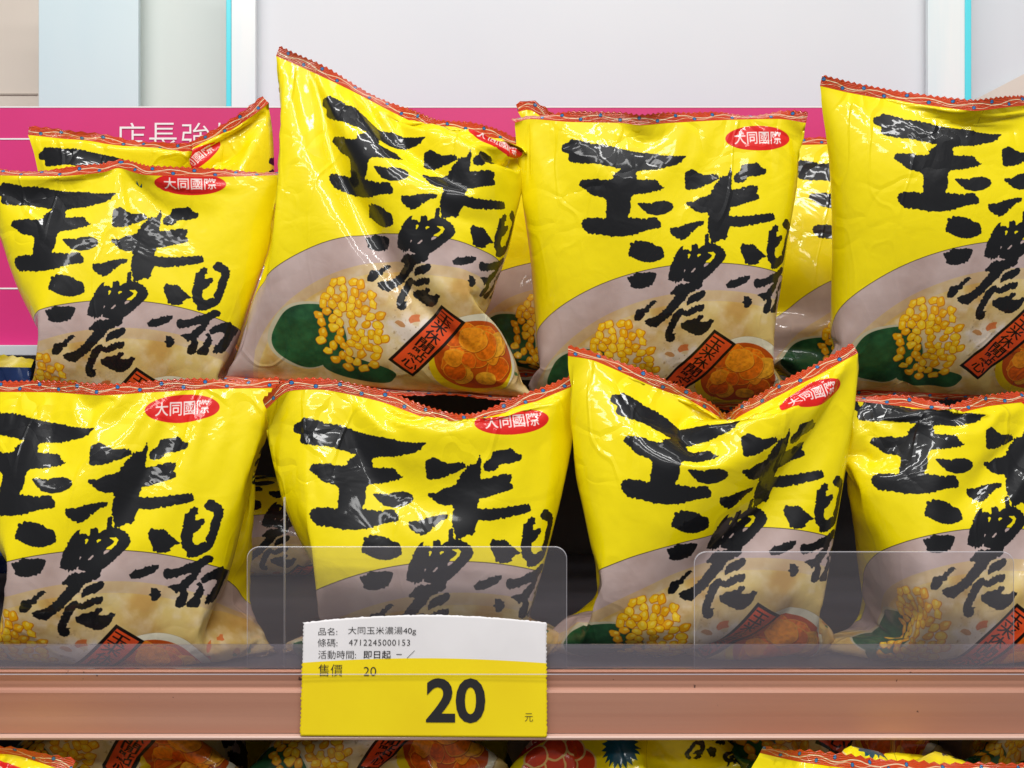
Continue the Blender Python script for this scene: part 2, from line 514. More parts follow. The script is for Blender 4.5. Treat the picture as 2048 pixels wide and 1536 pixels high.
def brush(img, dx=0.0, dy=0.0, turn=False, cx=0.5, cy=0.5, sc=1.0, which='all'):
    def place(p):
        p = np.array(p)
        if turn or sc != 1.0 or dx or dy:
            q = (p-np.array([0.5, 0.4]))*sc
            if turn: q = -q
            return q+np.array([cx, cy])
        return p
    s = 100
    for g in GLYPHS+THICK+TANG:
        s += 1
        paint(img, [place(rough(g, seed=s))], INK)
    paint(img, [place(rough(NONG[0], seed=77))]+[place(rough(h, 0.0012, seed=80+i)) for i, h in enumerate(NONG[1:])], INK)

def build_art():
    img = np.empty((AH, 2*ART, 3), np.float32)
    img[:] = np.array(YELLOW, np.float32)/255
    Y, X = np.mgrid[0:AH, 0:2*ART].astype(np.float32)/ART
    n1 = value_noise(2*ART, AH, 90, 1, 4); n2 = value_noise(2*ART, AH, 30, 2, 4); n3 = value_noise(2*ART, AH, 12, 3, 3)
    # soup bowl: greyish mauve rim, then cream soup with froth
    rim = np.empty_like(img)
    c0 = np.array([196, 174, 170])/255; c1 = np.array([178, 153, 147])/255
    t = np.clip((n1-0.3)*2, 0, 1)[..., None]
    rim[:] = c0*(1-t)+c1*t
    soup = np.empty_like(img)
    ca = np.array([220, 192, 118])/255; cb = np.array([196, 154, 84])/255; cf = np.array([236, 222, 208])/255
    t = np.clip((n1-0.35)*2.6, 0, 1)[..., None]
    soup[:] = ca*(1-t)+cb*t
    ring = np.sin((np.hypot((X-0.58)*0.9, (Y-1.0)*1.25)*34+n1*9))*0.5+0.5
    fro = np.clip((ring*0.55+n2*0.8+n3*0.15-0.70)*1.5, 0, 1)
    blob = np.exp(-(((X-0.50)/0.16)**2+((Y-0.80)/0.09)**2))
    fro = np.clip(fro*0.6+blob*np.clip(n2*1.6+0.15, 0, 1.2), 0, 1)[..., None]
    soup = soup*(1-fro)+cf*fro
    bub = np.clip((n3-0.70)*9, 0, 1)[..., None]*np.clip(blob*1.6, 0, 1)[..., None]
    soup = soup*(1-0.5*bub)+np.array([150, 120, 80])/255*0.5*bub
    big = ellipse(0.585, 0.985, 0.70, 0.525, 200)
    for k in (0.0, 2.0, -2.0):
        paint(img, [big+np.array([k, 0])], (60, 50, 30), 1.0)
        paint(img, [ellipse(0.585+k, 0.985, 0.698, 0.523, 200)], (0, 0, 0), 1.0, rim)
    # rim shading of the bowl as printed
    paint(img, [ellipse(0.60, 1.02, 0.61, 0.47, 200)], (0, 0, 0), 0.55, soup)
    paint(img, [ellipse(0.60, 1.03, 0.585, 0.445, 200)], (0, 0, 0), 1.0, soup)
    # dark green leaf bowl on the left
    leaf = np.empty_like(img)
    t = np.clip(n2*1.5-0.2, 0, 1)[..., None]
    leaf[:] = np.array([22, 62, 38])/255*(1-t)+np.array([44, 98, 58])/255*t
    paint(img, [ellipse(0.175, 0.855, 0.135, 0.115, a=-0.2, wob=0.01, seed=3)], (196, 188, 160))
    paint(img, [ellipse(0.18, 0.855, 0.125, 0.108, a=-0.2, wob=0.015, seed=3)], (0, 0, 0), 1, leaf)
    paint(img, [ellipse(0.35, 0.955, 0.12, 0.045, a=0.15, wob=0.04, seed=5)], (0, 0, 0), 1, leaf)
    # loose sweetcorn in the soup
    g = np.random.default_rng(21)
    ker = []
    for _ in range(900):
        r = math.sqrt(g.random()); a = g.uniform(0, 2*math.pi)
        x, y = 0.315+0.115*r*math.cos(a)+0.02*r*math.sin(a), 0.80+0.150*r*math.sin(a)
        if all((x-q[0])**2+(y-q[1])**2 > 0.0235**2 for q in ker): ker.append((x, y))
    ker.sort(key=lambda q: q[1])
    for i, (x, y) in enumerate(ker):
        a = g.uniform(0, 3.14); s = g.uniform(0.90, 1.12)
        wob = 0.05
        paint(img, [ellipse(x, y, 0.0178*s, 0.0142*s, 26, a, wob, i)], (205, 120, 14))
        c = [(246, 190, 22), (250, 204, 40), (240, 172, 16)][i % 3]
        paint(img, [ellipse(x-0.0008, y-0.0008, 0.0155*s, 0.0120*s, 26, a, wob, i)], c)
        paint(img, [ellipse(x-0.004*math.cos(a), y-0.004-0.002*math.sin(a), 0.007*s, 0.0045*s, 16, a)], (255, 226, 96), 0.8)
    # carrot dice, herbs
    for i in range(16):
        x, y = g.uniform(0.44, 0.98), g.uniform(0.68, 1.02)
        paint(img, [ellipse(x, y, g.uniform(.010, .022), g.uniform(.008, .016), 9, g.uniform(0, 3), 0.12, i)], [(206, 92, 40), (188, 120, 60), (208, 70, 34)][i % 3], 0.75)
    for i in range(10):
        x, y = g.uniform(0.5, 1.15), g.uniform(0.75, 1.02)
        paint(img, [ellipse(x, y, g.uniform(.008, .02), g.uniform(.004, .008), 12, g.uniform(0, 3), 0.1, i)], (52, 96, 48), 0.85)
    # bowl of crisps on the right
    paint(img, [ellipse(0.735, 0.858, 0.152, 0.152)], (150, 128, 90), 0.6)
    paint(img, [ellipse(0.735, 0.855, 0.148, 0.148)], (226, 220, 196))
    paint(img, [ellipse(0.715, 0.885, 0.142, 0.138)], (228, 196, 20))
    paint(img, [ellipse(0.725, 0.862, 0.135, 0.133)], (190, 78, 18))
    cx, cy, R = 0.725, 0.862, 0.132
    crisp = np.random.default_rng(5)
    fib = value_noise(2*ART, AH, 9, 9, 3)
    for i in range(26):
        a = crisp.uniform(0, 6.28); r = R*math.sqrt(crisp.random())*0.72
        x, y = cx+r*math.cos(a), cy+r*math.sin(a)
        rr = crisp.uniform(0.030, 0.058)
        rr = min(rr, R-math.hypot(x-cx, y-cy))
        e = ellipse(x, y, rr, rr*crisp.uniform(0.7, 1.0), 48, crisp.uniform(0, 3), 0.03, i)
        base = np.array([[232, 116, 20], [244, 148, 30], [218, 96, 18], [238, 168, 44]][i % 4])/255
        tx = base*(0.80+0.42*fib[..., None])
        paint(img, [e+np.array([0.002, 0.003])], (140, 52, 10), 0.55)
        paint(img, [e], (240, 170, 50))
        paint(img, [(e-np.array([x, y]))*0.95+np.array([x, y])], (0, 0, 0), 1, tx.astype(np.float32))
    # orange ribbon
    p = np.array([(0.622, 0.680), (0.700, 0.733), (0.522, 0.955), (0.442, 0.897)])
    paint(img, [p], (24, 18, 16))
    c = p.mean(0)
    ax = (p[3]-p[0])/np.linalg.norm(p[3]-p[0]); bx = (p[1]-p[0])/np.linalg.norm(p[1]-p[0])
    inn = np.array([p[0]+ax*.010+bx*.010, p[1]+ax*.010-bx*.010, p[2]-ax*.010-bx*.010, p[3]-ax*.010+bx*.010])
    paint(img, [inn], (232, 82, 36))
    ang = math.atan2(bx[1], bx[0])
    paint_tris(img, text_polys('玉米休閒點心', c[0], c[1], 0.056, 0.246, ang, 0.012, vertical=True, gap=1.03), (24, 18, 16))
    # brush lettering
    brush(img)
    # red oval
    paint(img, [ellipse(0.785, 0.062, 0.113, 0.040)], (222, 30, 26))
    paint_tris(img, text_polys('大同國際', 0.785, 0.060, 0.165, 0.042, 0, 0.014), (246, 226, 222))
    # ---- back panel
    b = 1.0
    bar = [(b+0.50, 0.185), (b+0.90, 0.185), (b+0.90, 0.26), (b+0.50, 0.26)]
    paint(img, [rough(bar, 0.001, 0.01, 3, 0)], (176, 30, 30))
    paint_tris(img, text_polys('阿榮の玉米濃湯', b+0.70, 0.2225, 0.33, 0.052, 0, 0.01), (240, 214, 190))
    for i, (x, y) in enumerate(((.68, .105), (.74, .095), (.80, .10), (.86, .11), (.71, .14), (.78, .145), (.84, .145))):
        paint(img, [ellipse(b+x, y, .040, .040)], (226, 190, 120))
        paint(img, [ellipse(b+x, y, .034, .034)], (206, 62, 28))
    t = np.linspace(0, 2*np.pi, 41)[:-1]
    rr = np.where(np.arange(40) % 2 == 0, 0.068, 0.048)
    paint(img, [np.stack([b+0.55+rr*np.cos(t), 0.13+rr*np.sin(t)], 1)], (14, 74, 92))
    paint(img, [[(b+0.449, 0), (b+0.451, 0), (b+0.451, 1.05), (b+0.449, 1.05)]], (176, 156, 8))
    for g0 in THICK+TANG:
        q = (g0-np.array([0.62, 0.5]))*0.42+np.array([b+0.20, 0.24])
        paint(img, [rough(q, 0.002, seed=1)], INK)
    q = [(g0-np.array([0.62, 0.5]))*0.42+np.array([b+0.20, 0.24]) for g0 in NONG]
    paint(img, q, INK)
    # faint wear of the ink so that no field is perfectly even
    img *= (0.985+0.03*n2)[..., None]
    return np.clip(img, 0, 1)

def art_image():
    a = build_art()
    im = bpy.data.images.new('pouch_print', 2*ART, AH, alpha=False)
    px = np.ones((AH, 2*ART, 4), np.float32)
    px[..., :3] = a[::-1]
    im.pixels.foreach_set(px.ravel())
    im.update()
    im.pack()
    return im
# ------------------------------------------------------------------ materials
def mat_pouch(img, back=False):
    m = material('printed_film', (1, 1, 1, 1), 0.40)
    b = m.node_tree.nodes['Principled BSDF']
    uv = nd(m, 'ShaderNodeUVMap'); uv.uv_map = 'print'
    t = nd(m, 'ShaderNodeTexImage'); t.image = img; t.interpolation = 'Cubic'; t.extension = 'REPEAT'
    ln(m, uv, 'UV', t, 'Vector'); ln(m, t, 'Color', b, 'Base Color')
    b.inputs['Specular IOR Level'].default_value = 0.22
    b.inputs['Coat Weight'].default_value = 0.55
    b.inputs['Coat Roughness'].default_value = 0.06
    # fine crinkle of the film
    tc = nd(m, 'ShaderNodeTexCoord')
    n1 = nd(m, 'ShaderNodeTexNoise'); n1.inputs['Scale'].default_value = 38; n1.inputs['Detail'].default_value = 3; n1.inputs['Distortion'].default_value = 0.7
    v1 = nd(m, 'ShaderNodeTexVoronoi', feature='DISTANCE_TO_EDGE'); v1.inputs['Scale'].default_value = 30
    nz = nd(m, 'ShaderNodeTexNoise'); nz.inputs['Scale'].default_value = 25
    mx = nd(m, 'ShaderNodeMixRGB'); mx.inputs['Fac'].default_value = 0.05
    ln(m, tc, 'Object', n1, 'Vector'); ln(m, tc, 'Object', nz, 'Vector')
    ln(m, tc, 'Object', mx, 'Color1'); ln(m, nz, 'Color', mx, 'Color2'); ln(m, mx, 'Color', v1, 'Vector')
    cr = nd(m, 'ShaderNodeMapRange'); cr.inputs['From Max'].default_value = 0.12; cr.inputs['To Max'].default_value = 1.0
    ln(m, v1, 'Distance', cr, 'Value')
    sp = nd(m, 'ShaderNodeSeparateXYZ'); ln(m, uv, 'UV', sp, 'Vector')
    fc = nd(m, 'ShaderNodeFloatCurve')
    cv = fc.mapping.curves[0]
    cv.points[0].location = (0, 0.9); cv.points[1].location = (1, 1.0)
    for q in ((0.2, 0.45), (0.5, 0.22), (0.72, 0.45)): cv.points.new(*q)
    fc.mapping.update()
    ln(m, sp, 'Y', fc, 'Value')
    big = nd(m, 'ShaderNodeTexNoise'); big.inputs['Scale'].default_value = 14
    ln(m, tc, 'Object', big, 'Vector')
    bm = nd(m, 'ShaderNodeMapRange'); bm.inputs['From Min'].default_value = 0.42; bm.inputs['From Max'].default_value = 0.62
    ln(m, big, 'Fac', bm, 'Value')
    mk = nd(m, 'ShaderNodeMath', operation='MULTIPLY'); ln(m, fc, 'Value', mk, 0); ln(m, bm, 'Result', mk, 1)
    hh = nd(m, 'ShaderNodeMath', operation='MULTIPLY'); ln(m, cr, 'Result', hh, 0); ln(m, mk, 'Value', hh, 1)
    b1 = nd(m, 'ShaderNodeBump'); b1.inputs['Strength'].default_value = 0.35; b1.inputs['Distance'].default_value = 0.0022
    b2 = nd(m, 'ShaderNodeBump'); b2.inputs['Strength'].default_value = 0.5; b2.inputs['Distance'].default_value = 0.0012
    ln(m, n1, 'Fac', b1, 'Height'); ln(m, hh, 'Value', b2, 'Height'); ln(m, b1, 'Normal', b2, 'Normal')
    # long thin crease lines that catch the lamps
    mp = nd(m, 'ShaderNodeMapping'); mp.inputs['Scale'].default_value = (1.0, 1.0, 0.42); mp.inputs['Rotation'].default_value = (0, 0.35, 0)
    ln(m, tc, 'Object', mp, 'Vector')
    n3 = nd(m, 'ShaderNodeTexNoise'); n3.inputs['Scale'].default_value = 26; n3.inputs['Detail'].default_value = 1.5; n3.inputs['Distortion'].default_value = 0.25
    ln(m, mp, 'Vector', n3, 'Vector')
    sb = nd(m, 'ShaderNodeMath', operation='SUBTRACT'); sb.inputs[1].default_value = 0.5; ln(m, n3, 'Fac', sb, 0)
    ab = nd(m, 'ShaderNodeMath', operation='ABSOLUTE'); ln(m, sb, 'Value', ab, 0)
    rg = nd(m, 'ShaderNodeMapRange'); rg.inputs['From Min'].default_value = 0.0; rg.inputs['From Max'].default_value = 0.022
    rg.inputs['To Min'].default_value = 1.0; rg.inputs['To Max'].default_value = 0.0
    ln(m, ab, 'Value', rg, 'Value')
    h3 = nd(m, 'ShaderNodeMath', operation='MULTIPLY'); ln(m, rg, 'Result', h3, 0); ln(m, fc, 'Value', h3, 1)
    b3 = nd(m, 'ShaderNodeBump'); b3.inputs['Strength'].default_value = 0.55; b3.inputs['Distance'].default_value = 0.0009
    ln(m, h3, 'Value', b3, 'Height'); ln(m, b2, 'Normal', b3, 'Normal')
    ln(m, b3, 'Normal', b, 'Normal'); ln(m, b3, 'Normal', b, 'Coat Normal')
    return m

def mat_seal():
    m = material('seal_film', (1, 1, 1, 1), 0.28)
    b = m.node_tree.nodes['Principled BSDF']
    b.inputs['Coat Weight'].default_value = 0.4; b.inputs['Coat Roughness'].default_value = 0.08
    uv = nd(m, 'ShaderNodeUVMap'); uv.uv_map = 'print'
    sx = nd(m, 'ShaderNodeSeparateXYZ'); ln(m, uv, 'UV', sx, 'Vector')
    def math_(op, a, bb=None, c=None):
        n = nd(m, 'ShaderNodeMath', operation=op)
        for i, q in enumerate((a, bb, c)):
            if q is None: continue
            if isinstance(q, (int, float)): n.inputs[i].default_value = q
            else: m.node_tree.links.new(q, n.inputs[i])
        return n.outputs[0]
    U, V = sx.outputs['X'], sx.outputs['Y']
    w1 = math_('MULTIPLY', math_('SINE', math_('MULTIPLY', U, 42.0)), 0.16)
    w2 = math_('MULTIPLY', math_('SINE', math_('MULTIPLY_ADD', U, 63.0, 1.2)), 0.12)
    l1 = math_('LESS_THAN', math_('ABSOLUTE', math_('SUBTRACT', math_('SUBTRACT', V, 0.52), w1)), 0.045)
    l2 = math_('LESS_THAN', math_('ABSOLUTE', math_('SUBTRACT', math_('SUBTRACT', V, 0.30), w2)), 0.02)
    wl = math_('MAXIMUM', l1, l2)
    # blue dots, two staggered rows
    du = math_('SUBTRACT', math_('FRACT', math_('MULTIPLY', U, 7.6)), 0.5)
    dv = math_('SUBTRACT', V, 0.30)
    r1 = math_('ADD', math_('POWER', math_('MULTIPLY', du, 27.0), 2), math_('POWER', math_('MULTIPLY', dv, 7.2), 2))
    du2 = math_('SUBTRACT', math_('FRACT', math_('MULTIPLY_ADD', U, 7.6, 0.5)), 0.5)
    dv2 = math_('SUBTRACT', V, 0.68)
    r2 = math_('ADD', math_('POWER', math_('MULTIPLY', du2, 27.0), 2), math_('POWER', math_('MULTIPLY', dv2, 7.2), 2))
    dd = math_('MINIMUM', r1, r2)
    dot = math_('LESS_THAN', dd, 1.0); ring = math_('LESS_THAN', dd, 1.9)
    def mix(f, c1, c2):
        n = nd(m, 'ShaderNodeMixRGB')
        m.node_tree.links.new(f, n.inputs['Fac'])
        for i, c in (('Color1', c1), ('Color2', c2)):
            if isinstance(c, tuple): n.inputs[i].default_value = c
            else: m.node_tree.links.new(c, n.inputs[i])
        return n.outputs[0]
    c = mix(wl, srgb(210, 66, 20), srgb(240, 208, 168))
    c = mix(ring, c, srgb(20, 30, 52))
    c = mix(dot, c, srgb(40, 120, 190))
    m.node_tree.links.new(c, b.inputs['Base Color'])
    rid = math_('SINE', math_('MULTIPLY', V, 44.0))
    bp = nd(m, 'ShaderNodeBump'); bp.inputs['Strength'].default_value = 0.5; bp.inputs['Distance'].default_value = 0.0006
    m.node_tree.links.new(rid, bp.inputs['Height'])
    ln(m, bp, 'Normal', b, 'Normal'); ln(m, bp, 'Normal', b, 'Coat Normal')
    return m

def noise_color(m, c1, c2, scale, stretch=(1, 1, 1), detail=4, lo=0.35, hi=0.65):
    b = m.node_tree.nodes['Principled BSDF']
    tc = nd(m, 'ShaderNodeTexCoord'); mp = nd(m, 'ShaderNodeMapping'); mp.inputs['Scale'].default_value = stretch
    n = nd(m, 'ShaderNodeTexNoise'); n.inputs['Scale'].default_value = scale; n.inputs['Detail'].default_value = detail
    r = nd(m, 'ShaderNodeValToRGB')
    r.color_ramp.elements[0].position = lo; r.color_ramp.elements[0].color = c1
    r.color_ramp.elements[1].position = hi; r.color_ramp.elements[1].color = c2
    ln(m, tc, 'Object', mp, 'Vector'); ln(m, mp, 'Vector', n, 'Vector'); ln(m, n, 'Fac', r, 'Fac'); ln(m, r, 'Color', b, 'Base Color')
    return n

def mat_clear(name, tint, haze, haze_col, rough=0.04):
    m = bpy.data.materials.new(name); m.use_nodes = True
    nt = m.node_tree; nt.nodes.clear()
    out = nd(m, 'ShaderNodeOutputMaterial')
    tr = nd(m, 'ShaderNodeBsdfTransparent'); tr.inputs['Color'].default_value = tint
    gl = nd(m, 'ShaderNodeBsdfGlossy'); gl.inputs['Roughness'].default_value = rough
    fr = nd(m, 'ShaderNodeFresnel'); fr.inputs['IOR'].default_value = 1.49
    df = nd(m, 'ShaderNodeBsdfDiffuse'); df.inputs['Color'].default_value = haze_col
    m1 = nd(m, 'ShaderNodeMixShader'); m2 = nd(m, 'ShaderNodeMixShader')
    tc = nd(m, 'ShaderNodeTexCoord')
    nz = nd(m, 'ShaderNodeTexNoise'); nz.inputs['Scale'].default_value = 9; nz.inputs['Detail'].default_value = 5
    mr = nd(m, 'ShaderNodeMapRange'); mr.inputs['To Min'].default_value = haze*0.6; mr.inputs['To Max'].default_value = haze*1.4
    ln(m, tc, 'Object', nz, 'Vector'); ln(m, nz, 'Fac', mr, 'Value'); ln(m, mr, 'Result', m1, 'Fac')
    ln(m, tr, 'BSDF', m1, 1); ln(m, df, 'BSDF', m1, 2)
    ln(m, fr, 'Fac', m2, 'Fac'); ln(m, m1, 'Shader', m2, 1); ln(m, gl, 'BSDF', m2, 2)
    ln(m, m2, 'Shader', out, 'Surface')
    return m

M_POUCH = mat_pouch(art_image())
M_SEAL = mat_seal()
M_RAIL = material('copper_plastic', srgb(176, 112, 92), 0.42)
_n = noise_color(M_RAIL, srgb(190, 138, 116), srgb(172, 117, 96), 3.0, (0.6, 30, 30), 6, 0.3, 0.7)
M_RAIL.node_tree.nodes['Principled BSDF'].inputs['Metallic'].default_value = 0.15
def specks(m, scale, cut, dark):
    b = m.node_tree.nodes['Principled BSDF']
    src = b.inputs['Base Color'].links[0].from_socket
    tc = nd(m, 'ShaderNodeTexCoord'); n = nd(m, 'ShaderNodeTexNoise'); n.inputs['Scale'].default_value = scale; n.inputs['Detail'].default_value = 2
    ln(m, tc, 'Object', n, 'Vector')
    r = nd(m, 'ShaderNodeMapRange'); r.inputs['From Min'].default_value = cut; r.inputs['From Max'].default_value = cut+0.04
    ln(m, n, 'Fac', r, 'Value')
    x = nd(m, 'ShaderNodeMixRGB'); ln(m, r, 'Result', x, 'Fac'); m.node_tree.links.new(src, x.inputs['Color1']); x.inputs['Color2'].default_value = dark
    ln(m, x, 'Color', b, 'Base Color')
specks(M_RAIL, 260, 0.735, srgb(92, 62, 54))
M_LIP = material('pale_copper_plastic', srgb(214, 176, 160), 0.25)
M_DECK = material('shelf_paint', srgb(150, 146, 150), 0.4); noise_color(M_DECK, srgb(58, 54, 58), srgb(70, 66, 70), 12)
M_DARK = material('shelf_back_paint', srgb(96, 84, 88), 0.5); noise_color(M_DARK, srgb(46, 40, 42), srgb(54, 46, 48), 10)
M_PINK = material('pink_card', srgb(214, 40, 122), 0.45); noise_color(M_PINK, srgb(216, 44, 126), srgb(206, 32, 112), 6)
M_WHITE = material('white_print', srgb(240, 236, 238), 0.5)
M_BOARD = material('white_board', srgb(226, 226, 230), 0.45); noise_color(M_BOARD, srgb(213, 216, 223), srgb(220, 222, 227), 3)
M_BEIGE = material('beige_wall_paint', srgb(218, 206, 194), 0.6); noise_color(M_BEIGE, srgb(216, 203, 190), srgb(222, 211, 199), 4)
M_FROST = material('frosted_pale_blue', srgb(200, 222, 230), 0.35); noise_color(M_FROST, srgb(194, 218, 228), srgb(212, 228, 232), 5, (1, 1, .3))
M_GREY = material('grey_green_panel', srgb(214, 222, 216), 0.4); noise_color(M_GREY, srgb(208, 218, 214), srgb(220, 225, 218), 4, (1, 1, .3))
M_STRIP = material('bright_acrylic', srgb(232, 242, 244), 0.2); noise_color(M_STRIP, srgb(224, 238, 242), srgb(240, 244, 244), 8, (6, 1, .4))
M_CYAN = material('cyan_polished_edge', srgb(96, 226, 240), 0.2)
M_CLEAR = mat_clear('clear_acrylic', (0.975, 0.975, 0.985, 1), 0.045, (0.70, 0.64, 0.72, 1))
M_EDGE = material('acrylic_edge_glint', srgb(226, 222, 232), 0.2, Alpha=0.45)  # pale colour stands in for the highlight along clear edges
M_TRAY = mat_clear('tray_acrylic', (0.93, 0.92, 0.95, 1), 0.18, (0.50, 0.45, 0.52, 1), 0.12)
M_INK = material('black_ink', srgb(34, 32, 34), 0.6)
M_PAPER = material('tag_paper', srgb(238, 234, 236), 0.6); noise_color(M_PAPER, srgb(240, 236, 238), srgb(232, 228, 230), 30)
M_TAGY = material('tag_yellow', srgb(246, 216, 10), 0.55); noise_color(M_TAGY, srgb(255, 228, 4), srgb(250, 220, 2), 25)
M_NAVY = material('navy_film', srgb(24, 44, 92), 0.25); noise_color(M_NAVY, srgb(20, 38, 84), srgb(34, 60, 112), 30)
M_NAVY_SEAL = material('yellow_film', srgb(226, 200, 30), 0.3); noise_color(M_NAVY_SEAL, srgb(228, 204, 30), srgb(196, 168, 16), 60, (1, 1, 6))

# ------------------------------------------------------------------ the shelf and what stands behind it
XL, XR = -0.62, 0.62
DECK = Z0-0.150                # top of the shelf that carries the pouches
LOW = Z0-0.302                 # the shelf below

def extrude_profile(name, prof, x0, x1, mat, parent=None):
    n = len(prof)
    v = [(x0, y, z) for y, z in prof]+[(x1, y, z) for y, z in prof]
    f = [(i, (i+1) % n, n+(i+1) % n, n+i) for i in range(n)]+[tuple(range(n))[::-1], tuple(range(n, 2*n))]
    return mesh_obj(name, v, f, mat, parent)

def zpx(py, y=0.0):
    return Z0+(768-py)*K*(0.6+y)/0.6

shelf = tag(empty('display_shelf', (0, 0, DECK)), 'metal shelf with a copper pink price rail carrying the pouches', 'shelf')
def into(o, root):
    o.parent = root; o.matrix_parent_inverse = root.matrix_world.inverted() if False else o.matrix_parent_inverse
    o.location = Vector(o.location)-Vector(root.location); return o
into(box('deck', XL, XR, 0.004, 0.46, DECK-0.018, DECK, M_DECK, bevel=0.001), shelf)
# rail: an extrusion with a recessed upper band, a flat main face and a rolled bottom lip
rail_prof = [(0.003, zpx(1336)), (-0.002, zpx(1337)), (-0.0034, zpx(1341)), (-0.0026, zpx(1345)), (-0.0018, zpx(1360)), (-0.0020, zpx(1373)),
             (-0.0030, zpx(1377)), (-0.0036, zpx(1382)), (-0.0036, zpx(1400)), (-0.0034, zpx(1430)), (-0.0036, zpx(1462)), (0.003, zpx(1462))]
into(extrude_profile('price_rail', rail_prof, XL, XR, M_RAIL), shelf)
lip_prof = [(0.003, zpx(1463.2)), (-0.0045, zpx(1463.2)), (-0.0062, zpx(1465)), (-0.0066, zpx(1468)), (-0.0062, zpx(1472)), (-0.0045, zpx(1475)), (0.003, zpx(1475))]
into(extrude_profile('rail_lip', lip_prof, XL, XR, M_LIP), shelf)

low = tag(box('lower_shelf', XL, XR, -0.10, 0.46, LOW-0.018, LOW, M_DECK, bevel=0.001), 'lower shelf under the copper rail with more pouches lying on it', 'shelf')
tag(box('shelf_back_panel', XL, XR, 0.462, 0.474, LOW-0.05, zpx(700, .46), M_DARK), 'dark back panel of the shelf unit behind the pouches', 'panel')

# pink header card
SY = 0.27
sign = tag(empty('pink_sign', (0, SY, zpx(690, SY))), 'pink promotional card with white lettering behind the pouches', 'sign')
into(box('card', XL, XR, SY, SY+0.004, zpx(690, SY), zpx(216, SY), M_PINK), sign)
into(box('card_edge', XL, XR, SY-0.0003, SY+0.0043, zpx(216, SY)+.0002, zpx(213, SY), M_WHITE), sign)
def flat_rule(name, x0, x1, y0, py0, py1):
    v, f = box_vf(P(x0, 0, SY)[0], P(x1, 0, SY)[0], y0, SY-0.0001, zpx(py1, SY), zpx(py0, SY))
    return into(mesh_obj(name, v, f, M_WHITE), sign)
flat_rule('printed_rule', -400, 196, SY-0.0004, 276.5, 279.5)
flat_rule('printed_rule', -400, 2500, SY-0.0004, 575.5, 578.5)
for ch, cx in zip('店長強推', (262, 327, 392, 457)):
    v, t = glyph_mesh(ch, 1.0, -0.004)
    mn, mx = v.min(0), v.max(0)
    v = (v-(mn+mx)/2)/(mx-mn)
    w_, h_ = 56*K*(.6+SY)/.6, 58*K*(.6+SY)/.6
    c0 = P(cx, 275, SY)
    vv = [(c0[0]+a*w_, SY-0.0006, c0[2]+b_*h_) for a, b_ in v]
    into(mesh_obj('letter', vv, t, M_WHITE), sign)
tag(box('white_ledge', XL, XR, SY-0.01, 0.46, zpx(712, SY), zpx(691, SY), M_BOARD, bevel=0.0008), 'white ledge running under the pink card', 'ledge')

# what shows above the card
BY = 0.34
def panel(name, x0, x1, y0, y1, mat, p0=760, p1=-260):
    return box(name, P(x0, 0, y0)[0], P(x1, 0, y0)[0], y0, y1, zpx(p0, y0), zpx(p1, y0), mat, bevel=0.0006)
tag(panel('white_board', 511, 1858, BY, BY+0.006, M_BOARD), 'large plain white board standing above the pink card', 'board')
wall = tag(empty('tiled_wall', (0, 0.60, Z0)), 'beige wall with pale tile joints at the far left', 'wall')
into(box('wall_face', -1.6, 1.6, 0.60, 0.64, Z0-0.3, Z0+0.9, M_BEIGE), wall)
M_JOINT = material('joint', srgb(190, 178, 166), 0.7)
into(box('joint', -1.6, P(76, 0, .6)[0], 0.5985, 0.6, zpx(190, .6), zpx(187, .6), M_JOINT), wall)
tag(panel('frosted_panel', 77, 277, 0.42, 0.426, M_FROST), 'pale blue frosted panel left of the white board', 'panel')
tag(panel('grey_panel', 277.5, 600, 0.44, 0.446, M_GREY), 'grey green panel between the frosted panel and the clear sheet', 'panel')
def acrylic(x0, x1, e0, e1, label):
    r = tag(empty('acrylic_sheet', (P((x0+x1)/2, 0, BY)[0], BY-0.012, zpx(760, BY))), label, 'acrylic sheet')
    into(panel('sheet', x0, x1, BY-0.012, BY-0.006, M_STRIP), r)
    into(panel('polished_edge', e0, e1, BY-0.0125, BY-0.0055, M_CYAN), r)
acrylic(462.5, 511, 452, 462, 'bright acrylic sheet with cyan left edge beside the white board')
acrylic(1856, 1930, 1930.5, 1943, 'bright acrylic sheet with cyan right edge beside the white board')
tag(panel('side_board', 1938, 2500, 0.36, 0.366, M_BOARD), 'grey white board at the far right beyond the cyan edge', 'board')
# slanted pale card on the right
c = [P(1925, 212, .352), P(2300, 212, .352), P(2300, 10, .352), P(2048, 148, .352)]
v = c+[(a, b_+0.002, d) for a, b_, d in c]
tag(mesh_obj('pale_card', v, [(0, 1, 2, 3), (7, 6, 5, 4), (0, 4, 5, 1), (1, 5, 6, 2), (2, 6, 7, 3), (3, 7, 4, 0)], M_BEIGE), 'slanted cream card in front of the board at the far right', 'card')

into(box('cover_edge', XL, XR, -0.0100, -0.0094, zpx(1340.0), zpx(1338.4), M_EDGE), shelf)
